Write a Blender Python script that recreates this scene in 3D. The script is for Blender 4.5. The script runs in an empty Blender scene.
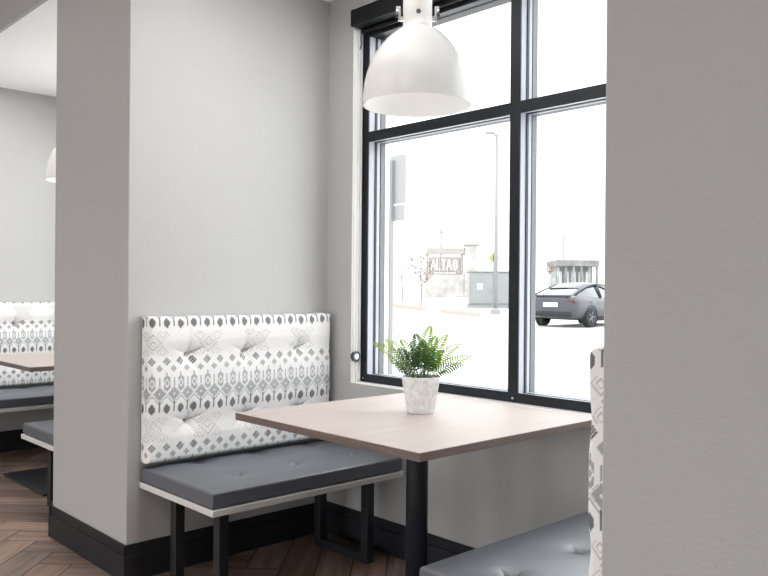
import bpy, bmesh, math, random
import numpy as np
from mathutils import Vector, Matrix
random.seed(7)
sc = bpy.context.scene
COL = sc.collection
PI = math.pi

# ------------------------------------------------------------------ measures (metres)
CAM_Z = 1.2
WX = 2.484            # room side of the window wall
X0 = 1.447            # aisle end of the wall stubs
YB, YF = 3.07, 3.855  # near / far face of the left stub
R0, R1 = 0.103, 0.888 # right stub
PITCH_Y = 2.967       # spacing of the booths
HB, HA = 2.61, 3.05   # booth / aisle ceiling

# ------------------------------------------------------------------ materials
def mat(name, rgb, rough=0.5, metal=0.0, spec=0.5, bump=None, var=None, coat=0.0, sheen=0.0):
    m = bpy.data.materials.new(name); m.use_nodes = True
    nt = m.node_tree; b = nt.nodes['Principled BSDF']
    b.inputs['Base Color'].default_value = (*rgb, 1)
    b.inputs['Roughness'].default_value = rough
    b.inputs['Metallic'].default_value = metal
    b.inputs['Specular IOR Level'].default_value = spec
    b.inputs['Coat Weight'].default_value = coat
    b.inputs['Sheen Weight'].default_value = sheen
    tc = nt.nodes.new('ShaderNodeTexCoord')
    if var:
        n = nt.nodes.new('ShaderNodeTexNoise'); n.inputs['Scale'].default_value = var[0]; n.inputs['Detail'].default_value = 4
        r = nt.nodes.new('ShaderNodeValToRGB')
        r.color_ramp.elements[0].position = 0.3; r.color_ramp.elements[1].position = 0.7
        r.color_ramp.elements[0].color = (*[c*(1-var[1]) for c in rgb], 1)
        r.color_ramp.elements[1].color = (*[min(1, c*(1+var[1])) for c in rgb], 1)
        nt.links.new(tc.outputs['Object'], n.inputs['Vector'])
        nt.links.new(n.outputs['Fac'], r.inputs['Fac']); nt.links.new(r.outputs['Color'], b.inputs['Base Color'])
    if bump:
        n = nt.nodes.new('ShaderNodeTexNoise'); n.inputs['Scale'].default_value = bump[0]; n.inputs['Detail'].default_value = 3
        bp = nt.nodes.new('ShaderNodeBump'); bp.inputs['Strength'].default_value = bump[1]; bp.inputs['Distance'].default_value = bump[2]
        nt.links.new(tc.outputs['Object'], n.inputs['Vector'])
        nt.links.new(n.outputs['Fac'], bp.inputs['Height']); nt.links.new(bp.outputs['Normal'], b.inputs['Normal'])
    return m

M = {}
M['wall'] = mat('grey_wall_paint', (0.41, 0.408, 0.402), 0.6, spec=0.3, bump=(110, 0.25, 0.003), var=(1.3, 0.015))
M['ceiling'] = mat('white_ceiling_paint', (0.92, 0.92, 0.915), 0.8, spec=0.2, bump=(220, 0.1, 0.001))
M['jamb'] = mat('white_jamb_paint', (0.82, 0.81, 0.80), 0.45, var=(3, 0.01))
M['base'] = mat('black_baseboard', (0.016, 0.017, 0.020), 0.5, spec=.3, var=(6, 0.15))
M['black'] = mat('black_powder_coat', (0.014, 0.015, 0.018), 0.42, bump=(400, 0.08, 0.0005), var=(20, 0.1))
M['navy'] = mat('black_table_steel', (0.018, 0.021, 0.028), 0.4, bump=(300, 0.08, 0.0005), var=(12, 0.1))
M['blind'] = mat('black_blind_box', (0.005, 0.0055, 0.006), 0.55, spec=.25, var=(8, 0.1))
M['bronze'] = mat('dark_bronze_frame', (0.009, 0.011, 0.015), 0.45, spec=.25, var=(8, 0.1))
M['alu'] = mat('silver_window_aluminium', (0.352, 0.369, 0.413), 0.5, metal=0.0, var=(30, 0.03))
M['outer'] = mat('weathered_outer_aluminium', (0.13, 0.134, 0.143), 0.6, spec=0.2, var=(30, 0.03))
M['gasket'] = mat('black_rubber_gasket', (0.01, 0.011, 0.014), 0.6, var=(30, 0.1))
M['vinyl'] = mat('grey_blue_vinyl', (0.085, 0.093, 0.108), 0.48, spec=1.0, bump=(260, 0.10, 0.0008), var=(5, 0.06))
M['strip'] = mat('pale_laminate_strip', (0.62, 0.61, 0.59), 0.4, var=(9, 0.03))
M['steel'] = mat('brushed_steel', (0.55, 0.55, 0.56), 0.25, metal=1.0, var=(30, 0.05))
M['lampwhite'] = mat('white_enamel', (0.80, 0.79, 0.77), 0.3, var=(10, 0.01))
M['board'] = mat('white_backing_board', (0.70, 0.69, 0.67), 0.5, var=(10, 0.02))
M['concrete'] = mat('whitewashed_clay', (0.74, 0.74, 0.735), 0.85, bump=(90, 0.4, 0.003), var=(55, 0.16))
M['soil'] = mat('dark_potting_soil', (0.03, 0.022, 0.015), 0.95, bump=(120, 0.8, 0.01), var=(60, 0.4))
M['stem'] = mat('fern_stem', (0.12, 0.16, 0.04), 0.5, var=(40, 0.1))
M['bulb'] = mat('frosted_bulb', (0.9, 0.9, 0.88), 0.3, var=(10, 0.01))

def glass_thin():
    m = bpy.data.materials.new('clear_window_glass'); m.use_nodes = True
    nt = m.node_tree; nt.nodes.clear()
    out = nt.nodes.new('ShaderNodeOutputMaterial'); mix = nt.nodes.new('ShaderNodeMixShader')
    tr = nt.nodes.new('ShaderNodeBsdfTransparent'); gl = nt.nodes.new('ShaderNodeBsdfGlossy')
    gl.inputs['Roughness'].default_value = 0.02
    tr.inputs['Color'].default_value = (0.97, 0.98, 0.98, 1)
    fr = nt.nodes.new('ShaderNodeFresnel'); fr.inputs['IOR'].default_value = 1.35
    ge = nt.nodes.new('ShaderNodeNewGeometry'); iv = nt.nodes.new('ShaderNodeMath'); iv.operation = 'SUBTRACT'; iv.inputs[0].default_value = 1.0
    mu = nt.nodes.new('ShaderNodeMath'); mu.operation = 'MULTIPLY'
    nt.links.new(ge.outputs['Backfacing'], iv.inputs[1]); nt.links.new(iv.outputs[0], mu.inputs[0]); nt.links.new(fr.outputs[0], mu.inputs[1])
    nt.links.new(mu.outputs[0], mix.inputs[0]); nt.links.new(tr.outputs[0], mix.inputs[1]); nt.links.new(gl.outputs[0], mix.inputs[2])
    nt.links.new(mix.outputs[0], out.inputs['Surface'])
    return m
M['glass'] = glass_thin()

def shade_mat():
    m = bpy.data.materials.new('milk_glass_shade'); m.use_nodes = True
    nt = m.node_tree; b = nt.nodes['Principled BSDF']; out = nt.nodes['Material Output']
    b.inputs['Base Color'].default_value = (0.86, 0.85, 0.83, 1); b.inputs['Roughness'].default_value = 0.12
    tc = nt.nodes.new('ShaderNodeTexCoord'); n = nt.nodes.new('ShaderNodeTexNoise'); n.inputs['Scale'].default_value = 6
    r = nt.nodes.new('ShaderNodeValToRGB'); r.color_ramp.elements[0].color = (0.80, 0.795, 0.785, 1); r.color_ramp.elements[1].color = (0.82, 0.815, 0.805, 1)
    nt.links.new(tc.outputs['Object'], n.inputs['Vector']); nt.links.new(n.outputs['Fac'], r.inputs['Fac']); nt.links.new(r.outputs['Color'], b.inputs['Base Color'])
    t = nt.nodes.new('ShaderNodeBsdfTranslucent'); t.inputs['Color'].default_value = (0.6, 0.595, 0.585, 1)
    mix = nt.nodes.new('ShaderNodeMixShader'); mix.inputs[0].default_value = 0.2
    nt.links.new(b.outputs[0], mix.inputs[1]); nt.links.new(t.outputs[0], mix.inputs[2]); nt.links.new(mix.outputs[0], out.inputs['Surface'])
    return m
M['shade'] = shade_mat()

def leaf_mat(name, a, c):
    m = bpy.data.materials.new(name); m.use_nodes = True
    nt = m.node_tree; b = nt.nodes['Principled BSDF']; out = nt.nodes['Material Output']
    b.inputs['Roughness'].default_value = 0.45
    tc = nt.nodes.new('ShaderNodeTexCoord'); n = nt.nodes.new('ShaderNodeTexNoise'); n.inputs['Scale'].default_value = 40
    r = nt.nodes.new('ShaderNodeValToRGB'); r.color_ramp.elements[0].position = .35; r.color_ramp.elements[1].position = .65
    r.color_ramp.elements[0].color = (*a, 1); r.color_ramp.elements[1].color = (*c, 1)
    nt.links.new(tc.outputs['Object'], n.inputs['Vector']); nt.links.new(n.outputs['Fac'], r.inputs['Fac']); nt.links.new(r.outputs['Color'], b.inputs['Base Color'])
    t = nt.nodes.new('ShaderNodeBsdfTranslucent'); nt.links.new(r.outputs['Color'], t.inputs['Color'])
    mix = nt.nodes.new('ShaderNodeMixShader'); mix.inputs[0].default_value = 0.36
    nt.links.new(b.outputs[0], mix.inputs[1]); nt.links.new(t.outputs[0], mix.inputs[2]); nt.links.new(mix.outputs[0], out.inputs['Surface'])
    return m
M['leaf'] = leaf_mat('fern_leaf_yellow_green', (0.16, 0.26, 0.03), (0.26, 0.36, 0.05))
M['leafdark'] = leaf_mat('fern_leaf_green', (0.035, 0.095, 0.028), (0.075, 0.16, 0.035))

def wood_mat(name, dark, light, attr=None, scale=(3, 40, 40), rough=0.35, spec=0.5):
    """streaky wood; stretched noise along the local x axis (or the uv x axis)"""
    m = bpy.data.materials.new(name); m.use_nodes = True
    nt = m.node_tree; b = nt.nodes['Principled BSDF']; b.inputs['Roughness'].default_value = rough
    b.inputs['Specular IOR Level'].default_value = spec
    tc = nt.nodes.new('ShaderNodeTexCoord'); mp = nt.nodes.new('ShaderNodeMapping'); mp.inputs['Scale'].default_value = scale
    n = nt.nodes.new('ShaderNodeTexNoise'); n.inputs['Scale'].default_value = 1.0; n.inputs['Detail'].default_value = 6; n.inputs['Roughness'].default_value = 0.65
    r = nt.nodes.new('ShaderNodeValToRGB'); r.color_ramp.elements[0].position = .3; r.color_ramp.elements[1].position = .72
    r.color_ramp.elements[0].color = (*dark, 1); r.color_ramp.elements[1].color = (*light, 1)
    nt.links.new(tc.outputs['UV' if attr else 'Object'], mp.inputs['Vector']); nt.links.new(mp.outputs[0], n.inputs['Vector'])
    nt.links.new(n.outputs['Fac'], r.inputs['Fac'])
    last = r.outputs['Color']
    if attr:
        a = nt.nodes.new('ShaderNodeAttribute'); a.attribute_name = attr
        mx = nt.nodes.new('ShaderNodeMix'); mx.data_type = 'RGBA'; mx.blend_type = 'MULTIPLY'; mx.inputs[0].default_value = 1.0
        nt.links.new(last, mx.inputs[6]); nt.links.new(a.outputs['Color'], mx.inputs[7]); last = mx.outputs[2]
    nt.links.new(last, b.inputs['Base Color'])
    bp = nt.nodes.new('ShaderNodeBump'); bp.inputs['Strength'].default_value = 0.08; bp.inputs['Distance'].default_value = 0.002
    nt.links.new(n.outputs['Fac'], bp.inputs['Height']); nt.links.new(bp.outputs['Normal'], b.inputs['Normal'])
    return m
M['floor'] = wood_mat('herringbone_plank', (0.13, 0.084, 0.063), (0.38, 0.265, 0.205), attr='tone', scale=(2.2, 22, 1), rough=0.5)
M['gap'] = mat('dark_plank_joint', (0.012, 0.009, 0.008), 0.8, var=(10, 0.1))
M['tabletop'] = wood_mat('ash_laminate', (0.345, 0.296, 0.27), (0.395, 0.342, 0.313), scale=(3, 38, 38), rough=0.5, spec=0.14)
M['edge'] = wood_mat('brown_edge_band', (0.12, 0.085, 0.072), (0.19, 0.145, 0.125), scale=(8, 8, 160), rough=0.5)

def fabric_mat():
    m = bpy.data.materials.new('woven_ikat_fabric'); m.use_nodes = True
    nt = m.node_tree; b = nt.nodes['Principled BSDF']; b.inputs['Roughness'].default_value = 0.8
    b.inputs['Specular IOR Level'].default_value = 0.2
    a = nt.nodes.new('ShaderNodeAttribute'); a.attribute_name = 'weave'
    tc = nt.nodes.new('ShaderNodeTexCoord'); n = nt.nodes.new('ShaderNodeTexNoise'); n.inputs['Scale'].default_value = 420
    nt.links.new(tc.outputs['Object'], n.inputs['Vector'])
    bp = nt.nodes.new('ShaderNodeBump'); bp.inputs['Strength'].default_value = 0.15; bp.inputs['Distance'].default_value = 0.001
    nt.links.new(n.outputs['Fac'], bp.inputs['Height']); nt.links.new(bp.outputs['Normal'], b.inputs['Normal'])
    nt.links.new(a.outputs['Color'], b.inputs['Base Color'])
    return m
M['fabric'] = fabric_mat()

# ------------------------------------------------------------------ helpers
def link(name, me, parent=None, loc=None):
    o = bpy.data.objects.new(name, me); COL.objects.link(o)
    if parent: o.parent = parent
    if loc: o.location = loc
    return o
def obj(name, bm, m, parent=None, smooth=False, loc=None):
    bmesh.ops.recalc_face_normals(bm, faces=bm.faces[:])
    me = bpy.data.meshes.new(name); bm.to_mesh(me); bm.free()
    for x in (m if isinstance(m, (list, tuple)) else [m]): me.materials.append(x)
    if smooth:
        for p in me.polygons: p.use_smooth = True
    return link(name, me, parent, loc)
def thing(name, label, cat, loc=(0, 0, 0), rz=0, group=None):
    o = bpy.data.objects.new(name, None); COL.objects.link(o); o.empty_display_size = 0.1
    o.location = loc; o.rotation_euler = (0, 0, rz)
    return tag(o, label, cat, group)
def tag(o, label, cat, group=None):
    o['label'] = label; o['category'] = cat
    if group: o['group'] = group
    return o
def struct(o, label=None):
    o['kind'] = 'structure'
    if label: o['label'] = label
    return o
def dup(root, loc, rz=0, label=None, group=None):
    r = root.copy(); COL.objects.link(r); r.location = loc; r.rotation_euler = (0, 0, rz)
    if label: r['label'] = label
    if group: r['group'] = group
    for ch in list(root.children):
        c = ch.copy(); COL.objects.link(c); c.parent = r
        for g in ch.children:
            d = g.copy(); COL.objects.link(d); d.parent = c
    return r
def box(bm, x0, x1, y0, y1, z0, z1, bev=0, seg=2, mi=0):
    vs = [bm.verts.new((x, y, z)) for x in (x0, x1) for y in (y0, y1) for z in (z0, z1)]
    fs = [bm.faces.new([vs[i] for i in q]) for q in ((0,1,3,2),(4,6,7,5),(0,4,5,1),(2,3,7,6),(0,2,6,4),(1,5,7,3))]
    for f in fs: f.material_index = mi
    if bev:
        es = {e for f in fs for e in f.edges}
        bmesh.ops.bevel(bm, geom=list(es), offset=bev, segments=seg, profile=0.5, affect='EDGES')
    return bm
def lathe(bm, prof, n=48, c=(0, 0, 0), cap=True, rib=None):
    rings = []
    for r, z in prof:
        ring = []
        for i in range(n):
            a = 2*PI*i/n; rr = r*(rib(i, z) if rib else 1)
            ring.append(bm.verts.new((c[0]+rr*math.cos(a), c[1]+rr*math.sin(a), c[2]+z)))
        rings.append(ring)
    for k in range(len(rings)-1):
        for i in range(n):
            bm.faces.new((rings[k][i], rings[k][(i+1) % n], rings[k+1][(i+1) % n], rings[k+1][i]))
    if cap:
        bm.faces.new(rings[0]); bm.faces.new(rings[-1])
    return bm
def tube(bm, pts, rad, n=8, cap=True):
    pts = [Vector(p) for p in pts]
    if not isinstance(rad, (list, tuple)): rad = [rad]*len(pts)
    rings = []; up = None
    for i, p in enumerate(pts):
        t = (pts[min(i+1, len(pts)-1)] - pts[max(i-1, 0)]).normalized()
        if up is None: up = t.orthogonal().normalized()
        up = (up - t*up.dot(t)).normalized(); s = t.cross(up)
        rings.append([bm.verts.new(p + (up*math.cos(2*PI*k/n) + s*math.sin(2*PI*k/n))*rad[i]) for k in range(n)])
    for a, b in zip(rings, rings[1:]):
        for k in range(n): bm.faces.new((a[k], a[(k+1) % n], b[(k+1) % n], b[k]))
    if cap: bm.faces.new(rings[0]); bm.faces.new(rings[-1])
    return bm
def cyl(bm, p0, p1, r, n=24): return tube(bm, [p0, p1], r, n)
def NB(): return bmesh.new()

# ------------------------------------------------------------------ the room
# herringbone floor: planks at 45 degrees to the walls
def herringbone():
    L, W, g = 0.90, 0.15, 0.0022
    A0, B0 = 1.123, 0.094
    n = 6; bm = NB()
    uvl = bm.loops.layers.uv.new('UVMap'); cl = bm.loops.layers.float_color.new('tone')
    rnd = random.Random(3)
    ca = math.sqrt(.5)
    def plank(a0, a1, b0, b1, hor):
        a0 += A0; a1 += A0; b0 += B0; b1 += B0
        ac, bc = (a0+a1)/2, (b0+b1)/2
        xc, yc = ca*(ac-bc), ca*(ac+bc)
        if not (-5.2 < xc < 3.1 and -3.6 < yc < 7.2): return
        q = [(a0+g, b0+g), (a1-g, b0+g), (a1-g, b1-g), (a0+g, b1-g)]
        vs = [bm.verts.new((ca*(a-b), ca*(a+b), 0)) for a, b in q]
        f = bm.faces.new(vs)
        t = rnd.uniform(0.55, 1.25); w = rnd.uniform(-0.06, 0.06); ou, ov = rnd.uniform(0, 50), rnd.uniform(0, 50)
        for l, (a, b) in zip(f.loops, q):
            l[uvl].uv = ((a+ou, b+ov) if hor else (b+ou, a+ov)); l[cl] = (t*(1+w), t, t*(1-w*1.5), 1)
    for k in range(-110, 111):
        for m in range(-15, 16):
            ox, oy = k*W + m*2*L, k*W
            plank(ox, ox+L, oy, oy+W, True)
            plank(ox+L, ox+L+W, oy+W-L, oy+W, False)
    # trim to the room
    for co, no in (((-4.6, 0, 0), (-1, 0, 0)), ((WX, 0, 0), (1, 0, 0)), ((0, -3, 0), (0, -1, 0)), ((0, 6.04, 0), (0, 1, 0))):
        bmesh.ops.bisect_plane(bm, geom=bm.verts[:]+bm.edges[:]+bm.faces[:], plane_co=co, plane_no=no, clear_outer=True)
    return bm
fl = struct(obj('floor', box(NB(), -4.8, WX+.2, -3.1, 6.2, -0.1, -0.0015), M['gap']), 'wood plank floor laid in a herringbone pattern')
pl = obj('plank_surface', herringbone(), M['floor'], fl)
for p in pl.data.polygons:
    pass

# window wall with an opening for each booth
WIN_Y0, WIN_Y1, SILL, HEAD = 1.071, 2.887, 0.745, 2.533
def window_wall():
    bm = NB(); x0, x1 = WX, 2.70
    ys = [-3.1, WIN_Y0, WIN_Y1, WIN_Y0+PITCH_Y, WIN_Y1+PITCH_Y, 6.2]
    box(bm, x0, x1, ys[0], ys[-1], -0.1, SILL)
    box(bm, x0, x1, ys[0], ys[-1], HEAD, HA+.1)
    for a, b in ((ys[0], ys[1]), (ys[2], ys[3]), (ys[4], ys[5])): box(bm, x0, x1, a, b, SILL, HEAD)
    return bm
struct(obj('wall_window', window_wall(), M['wall']), 'grey painted wall below and beside the window')
struct(obj('wall_left', box(NB(), X0, WX+.02, YB, YF, 0, HA, .004), M['wall']), 'thick grey wall stub behind the near left bench')
struct(obj('wall_right', box(NB(), X0, WX+.02, R0, R1, 0, HA, .006, 3), M['wall']), 'thick grey wall stub filling the right of the view')
struct(obj('wall_far', box(NB(), -4.8, WX+.02, 6.04, 6.3, -0.1, HA+.1), M['wall']), 'grey wall behind the far booth')
struct(obj('wall_back', box(NB(), -4.8, WX+.2, -3.2, -3.0, -0.1, HA+.1), M['wall']))
AX = -4.6
bm = NB(); AW = [(-1.9, .5), (1.1, 3.3), (3.9, 5.7)]; AS, AH = .14, 1.72  # unseen wall, white for bounce; openings added to let in fill daylight
box(bm, AX-.2, AX, -3.1, 6.2, -.1, AS); box(bm, AX-.2, AX, -3.1, 6.2, AH, HA+.1)
for a, b in ((-3.1, AW[0][0]), (AW[0][1], AW[1][0]), (AW[1][1], AW[2][0]), (AW[2][1], 6.2)): box(bm, AX-.2, AX, a, b, AS, AH)
struct(obj('wall_aisle', bm, M['jamb']))
bm = NB(); q = [bm.verts.new(p) for p in ((-120, -90, -.2), (AX-.21, -90, -.2), (AX-.21, 90, -.2), (-120, 90, -.2))]; bm.faces.new(q)
M['paving'] = mat('pale_paving', (0.568, 0.568, 0.554), 0.9, spec=0.1, var=(.3, .05))
struct(obj('ground', bm, M['paving']), 'pale paving on the far side of the building')
# ceilings: lower white one over the booths, grey bulkhead up to the aisle ceiling
struct(obj('ceiling', box(NB(), X0+.02, WX+.02, -3.1, 6.2, HB, HB+.1), M['ceiling']), 'white ceiling over the booths')
struct(obj('trim_1', box(NB(), X0, X0+.0201, -3.0, R0, HB, HA), M['wall']), 'grey bulkhead edge above the near booth')
struct(obj('trim_2', box(NB(), X0, X0+.0201, R1, YB, HB, HA), M['wall']), 'grey bulkhead edge above the middle booth')
struct(obj('trim_3', box(NB(), X0, X0+.0201, YF, 6.04, HB, HA), M['wall']), 'grey bulkhead edge above the far booth')
struct(obj('ceiling_aisle', box(NB(), -4.8, X0+.02, -3.1, 6.2, HA, HA+.1), M['ceiling']))

# black two-step baseboards
def base_run(bm, p, q, out):
    (xa, ya), (xb, yb) = p, q; ox, oy = out
    for t, z0, z1 in ((.015, 0, .105), (.009, .105, .147)):
        x0, x1 = min(xa, xb, xa+ox*t, xb+ox*t), max(xa, xb, xa+ox*t, xb+ox*t)
        y0, y1 = min(ya, yb, ya+oy*t, yb+oy*t), max(ya, yb, ya+oy*t, yb+oy*t)
        box(bm, x0, x1, y0, y1, z0, z1, .0015, 1)
def baseboard(name, runs, label):
    bm = NB()
    for r in runs: base_run(bm, *r)
    struct(obj(name, bm, M['base']), label)
baseboard('baseboard_left', [((X0-.015, YB), (WX, YB), (0, -1)), ((X0, YB), (X0, YF), (-1, 0)), ((X0-.015, YF), (WX, YF), (0, 1))], 'black baseboard round the left wall stub')
baseboard('baseboard_right', [((X0-.015, R1), (WX, R1), (0, 1)), ((X0, R0), (X0, R1), (-1, 0))], 'black baseboard round the right wall stub')
baseboard('baseboard_window', [((WX, R1), (WX, YB), (-1, 0)), ((WX, YF), (WX, 6.04), (-1, 0))], 'black baseboard under the window')
baseboard('baseboard_far', [((-4.6, 6.04), (WX, 6.04), (0, -1))], 'black baseboard of the far wall')

# ------------------------------------------------------------------ windows
FX = 2.544
def window(idx, dy, label):
    w = bpy.data.objects.new('window_%d' % idx, None); COL.objects.link(w); w.location = (0, dy, 0); struct(w, label)
    V = [(2.840, 2.887), (1.940, 1.990), (1.071, 1.118)]
    H = [(SILL, .787), (1.898, 1.946), (2.400, HEAD)]
    layers = [('frame', FX, FX+.006, 0, 'bronze'), ('inner_profile', FX+.006, FX+.034, .003, 'alu'), ('groove', FX+.034, FX+.050, .008, 'alu'),
              ('gasket', FX+.050, FX+.061, .004, 'gasket'), ('glazing_bead', FX+.061, FX+.079, .003, 'alu'),
              ('seal', FX+.079, FX+.084, .006, 'gasket'), ('outer_profile', FX+.086, FX+.118, .004, 'outer')]
    for nm, x0, x1, ins, m in layers:
        bm = NB()
        for i, (a, b) in enumerate(V):
            box(bm, x0, x1, a+(ins if i != 2 else 0), b-(ins if i != 0 else 0), SILL, HEAD)
        ye = [2.840, 1.990, 1.940, 1.118]
        for j, (a, b) in enumerate(H):
            if j == 2 and m in ('alu', 'outer'): continue
            for y0, y1 in ((ye[1], ye[0]), (ye[3], ye[2])):
                box(bm, x0, x1, y0-ins, y1+ins, a+(ins if j else 0), b-(ins if j != 2 else 0))
        obj(nm, bm, M[m], w)
    bm = NB()
    for y0, y1 in ((1.990, 2.840), (1.118, 1.940)): box(bm, FX+.006, FX+.118, y0, y1, 2.404, HEAD)
    obj('head_box', bm, M['bronze'], w)
    # countersunk screws on the inside face
    for y, z in ((2.865, .765), (1.965, .765), (1.09, .765)):
        bm = NB(); cyl(bm, (FX-.002, y, z), (FX+.002, y, z), .005, 12); obj('screw', bm, M['steel'], w)
    for y0, y1 in ((1.990, 2.840), (1.118, 1.940)):
        for z0, z1 in ((.787, 1.898), (1.946, 2.400)):
            obj('pane', box(NB(), FX+.084, FX+.086, y0-.006, y1+.006, z0-.006, z1+.006), M['glass'], w)
    # white lining of the opening
    bm = NB()
    box(bm, WX+.001, FX, WIN_Y1-.004, WIN_Y1, SILL, HEAD); box(bm, WX+.001, FX, WIN_Y0, WIN_Y0+.004, SILL, HEAD)
    box(bm, WX+.001, FX, WIN_Y0, WIN_Y1, SILL, SILL+.003); box(bm, WX+.001, FX, WIN_Y0, WIN_Y1, HEAD-.003, HEAD)
    obj('reveal', bm, M['jamb'], w)
    return w
window(1, 0, 'large dark framed window of four panes beside the near booth')
window(2, PITCH_Y, 'large dark framed window beside the far booth')

# roller blind: black box under the head, white guide channel down the jamb, chain holder
def blind(dy, label):
    b = thing('roller_blind', label, 'blind', (0, WIN_Y1+dy, HEAD), 0, 'roller blinds')
    obj('cassette', box(NB(), WX-.032, FX-.001, -1.800, -.015, -.096, -.018, .003), M['blind'], b)
    bm = NB(); tube(bm, [(FX-.022, -1.79, -.108), (FX-.022, -.022, -.108)], .011, 14)
    obj('bottom_bar', bm, M['blind'], b)
    bm = NB()
    for x in (WX+.012, WX+.030, WX+.048): box(bm, x-.003, x+.003, -.012, -.005, -1.78, -.10, .001, 1)
    obj('guide_channel', bm, M['jamb'], b)
    bm = NB(); tube(bm, [(WX+.030, -.013, -.19), (WX+.036, -.015, -.17), (WX+.036, -.015, -.13), (WX+.034, -.013, -.10)], .004, 8)
    obj('chain_clip', bm, M['steel'], b)
    # round chain holder low on the jamb
    h = NB(); cyl(h, (WX+.020, -.004, -1.662), (WX+.020, -.020, -1.662), .024, 32); hb = obj('chain_holder', h, M['black'], b)
    h = NB(); cyl(h, (WX+.020, -.020, -1.662), (WX+.020, -.023, -1.662), .014, 24); obj('holder_hub', h, M['jamb'], hb)
    h = NB()
    ring = [(WX+.020+.024*math.cos(a), -.012, -1.662+.024*math.sin(a)) for a in np.linspace(-PI*.5, PI*.5, 14)]
    tube(h, ring, .005, 8); obj('holder_guard', h, M['steel'], hb)
    return b
blind(0, 'black roller blind box at the head of the near window')

# ------------------------------------------------------------------ bench and patterned back panel
def tuft_fold(dx, dy, ang, ln, wd):
    c, s = math.cos(ang), math.sin(ang)
    al = dx*c + dy*s; pe = -dx*s + dy*c
    return np.exp(-(pe/(wd*(1+np.clip(al, 0, 1)*6)))**2)*np.where(al > 0, np.exp(-(al/ln)**2), np.exp(-(al/.006)**2))

def grid_object(name, P, m, parent=None, colour=None):
    nv, nu, _ = P.shape
    me = bpy.data.meshes.new(name)
    i = np.arange(nv*nu).reshape(nv, nu)
    q = np.stack([i[:-1, :-1], i[:-1, 1:], i[1:, 1:], i[1:, :-1]], -1).reshape(-1, 4)
    me.from_pydata(P.reshape(-1, 3).tolist(), [], q.tolist())
    if colour is not None:
        a = me.color_attributes.new('weave', 'FLOAT_COLOR', 'POINT')
        a.data.foreach_set('color', np.concatenate([colour.reshape(-1, 3), np.ones((nv*nu, 1))], 1).astype(np.float32).ravel())
    me.materials.append(m); me.update()
    me.polygons.foreach_set('use_smooth', np.ones(len(me.polygons), bool))
    return link(name, me, parent)

def edge_map(s, length, r, depth):
    """arc-length parameter s (0..length measured on the face, negative/over wraps the sides) -> position along, drop behind the face"""
    pos = s.copy(); drop = np.zeros_like(s)
    q = r*PI/2
    lo = s < r; t = r - s[lo]; a = np.clip(t/r, 0, PI/2)
    pos[lo] = r - r*np.sin(a); drop[lo] = r - r*np.cos(a) + np.clip(t - q, 0, None)
    hi = s > length - r; t = s[hi] - (length - r); a = np.clip(t/r, 0, PI/2)
    pos[hi] = length - r + r*np.sin(a); drop[hi] = r - r*np.cos(a) + np.clip(t - q, 0, None)
    return pos, np.minimum(drop, depth)

SEAT_W, SEAT_D = 0.95, 0.565
def make_bench(label, loc, rz):
    """origin on the floor under the back left corner of the seat; +x along the seat, -y to the front"""
    t = thing('bench', label, 'bench', loc, rz, 'tufted vinyl benches')
    step = .0032; th = .060
    u = np.arange(-.05, SEAT_W+.0501, step); v = np.arange(-.05, SEAT_D+.0501, step)
    px, dx = edge_map(u, SEAT_W, .008, th); py, dy = edge_map(v, SEAT_D, .008, th)
    X, Y = np.meshgrid(px, py); DX, DY = np.meshgrid(dx, dy)
    D = np.minimum(np.sqrt(DX**2+DY**2), th)
    cr = .008*np.minimum(1, np.minimum(X, SEAT_W-X)/.09)*np.minimum(1, np.minimum(Y, SEAT_D-Y)/.09)
    Z = .4545 + np.clip(cr, 0, 1) - D
    btn = [(.232, .365), (.52, .352), (.815, .367), (.232, .075), (.517, .078), (.81, .092)]
    for k, (bx, by0) in enumerate(btn):
        by = SEAT_D - (by0)          # by measured back from the wall side below
        by = by0 if False else by
        ddx, ddy = X-bx, Y-by
        r = np.sqrt(ddx**2+ddy**2)
        flat = np.exp(-(D/.01)**2)
        Z -= flat*(.022*np.exp(-(r/.018)**1.3) + .010*np.exp(-(r/.006)**2) + .007*np.exp(-(r/.06)**2))
        for an in (.5, 2.2, 3.8, 5.3): Z -= flat*.011*tuft_fold(ddx, ddy, an+.35*k, .026, .0026)
    P = np.stack([X, -(SEAT_D - Y) - .0, Z], -1)
    grid_object('seat_cushion', P, M['vinyl'], t)
    for bx, by0 in btn:
        bm = NB(); bmesh.ops.create_uvsphere(bm, u_segments=16, v_segments=8, radius=.008)
        bmesh.ops.scale(bm, vec=(1, 1, .45), verts=bm.verts[:]); bmesh.ops.translate(bm, vec=(bx, -by0, .4310), verts=bm.verts[:])
        obj('button', bm, M['vinyl'], t, True)
    obj('seat_board', box(NB(), -.003, SEAT_W+.008, -SEAT_D-.008, 0, .371, .395, .0015, 1), M['strip'], t)
    a = .042
    for lx in (.065, SEAT_W-.108-a):
        for y in (-.505, -.135-a):
            obj('leg', box(NB(), lx, lx+a, y, y+a, .035, .371, .002, 1), M['black'], t)
        obj('floor_rail', box(NB(), lx, lx+a, -.505, -.135, 0, .035, .002, 1), M['black'], t)
        obj('top_rail', box(NB(), lx, lx+a, -.505+a, -.135-a, .346, .371, .002, 1), M['black'], t)
    return t

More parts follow.
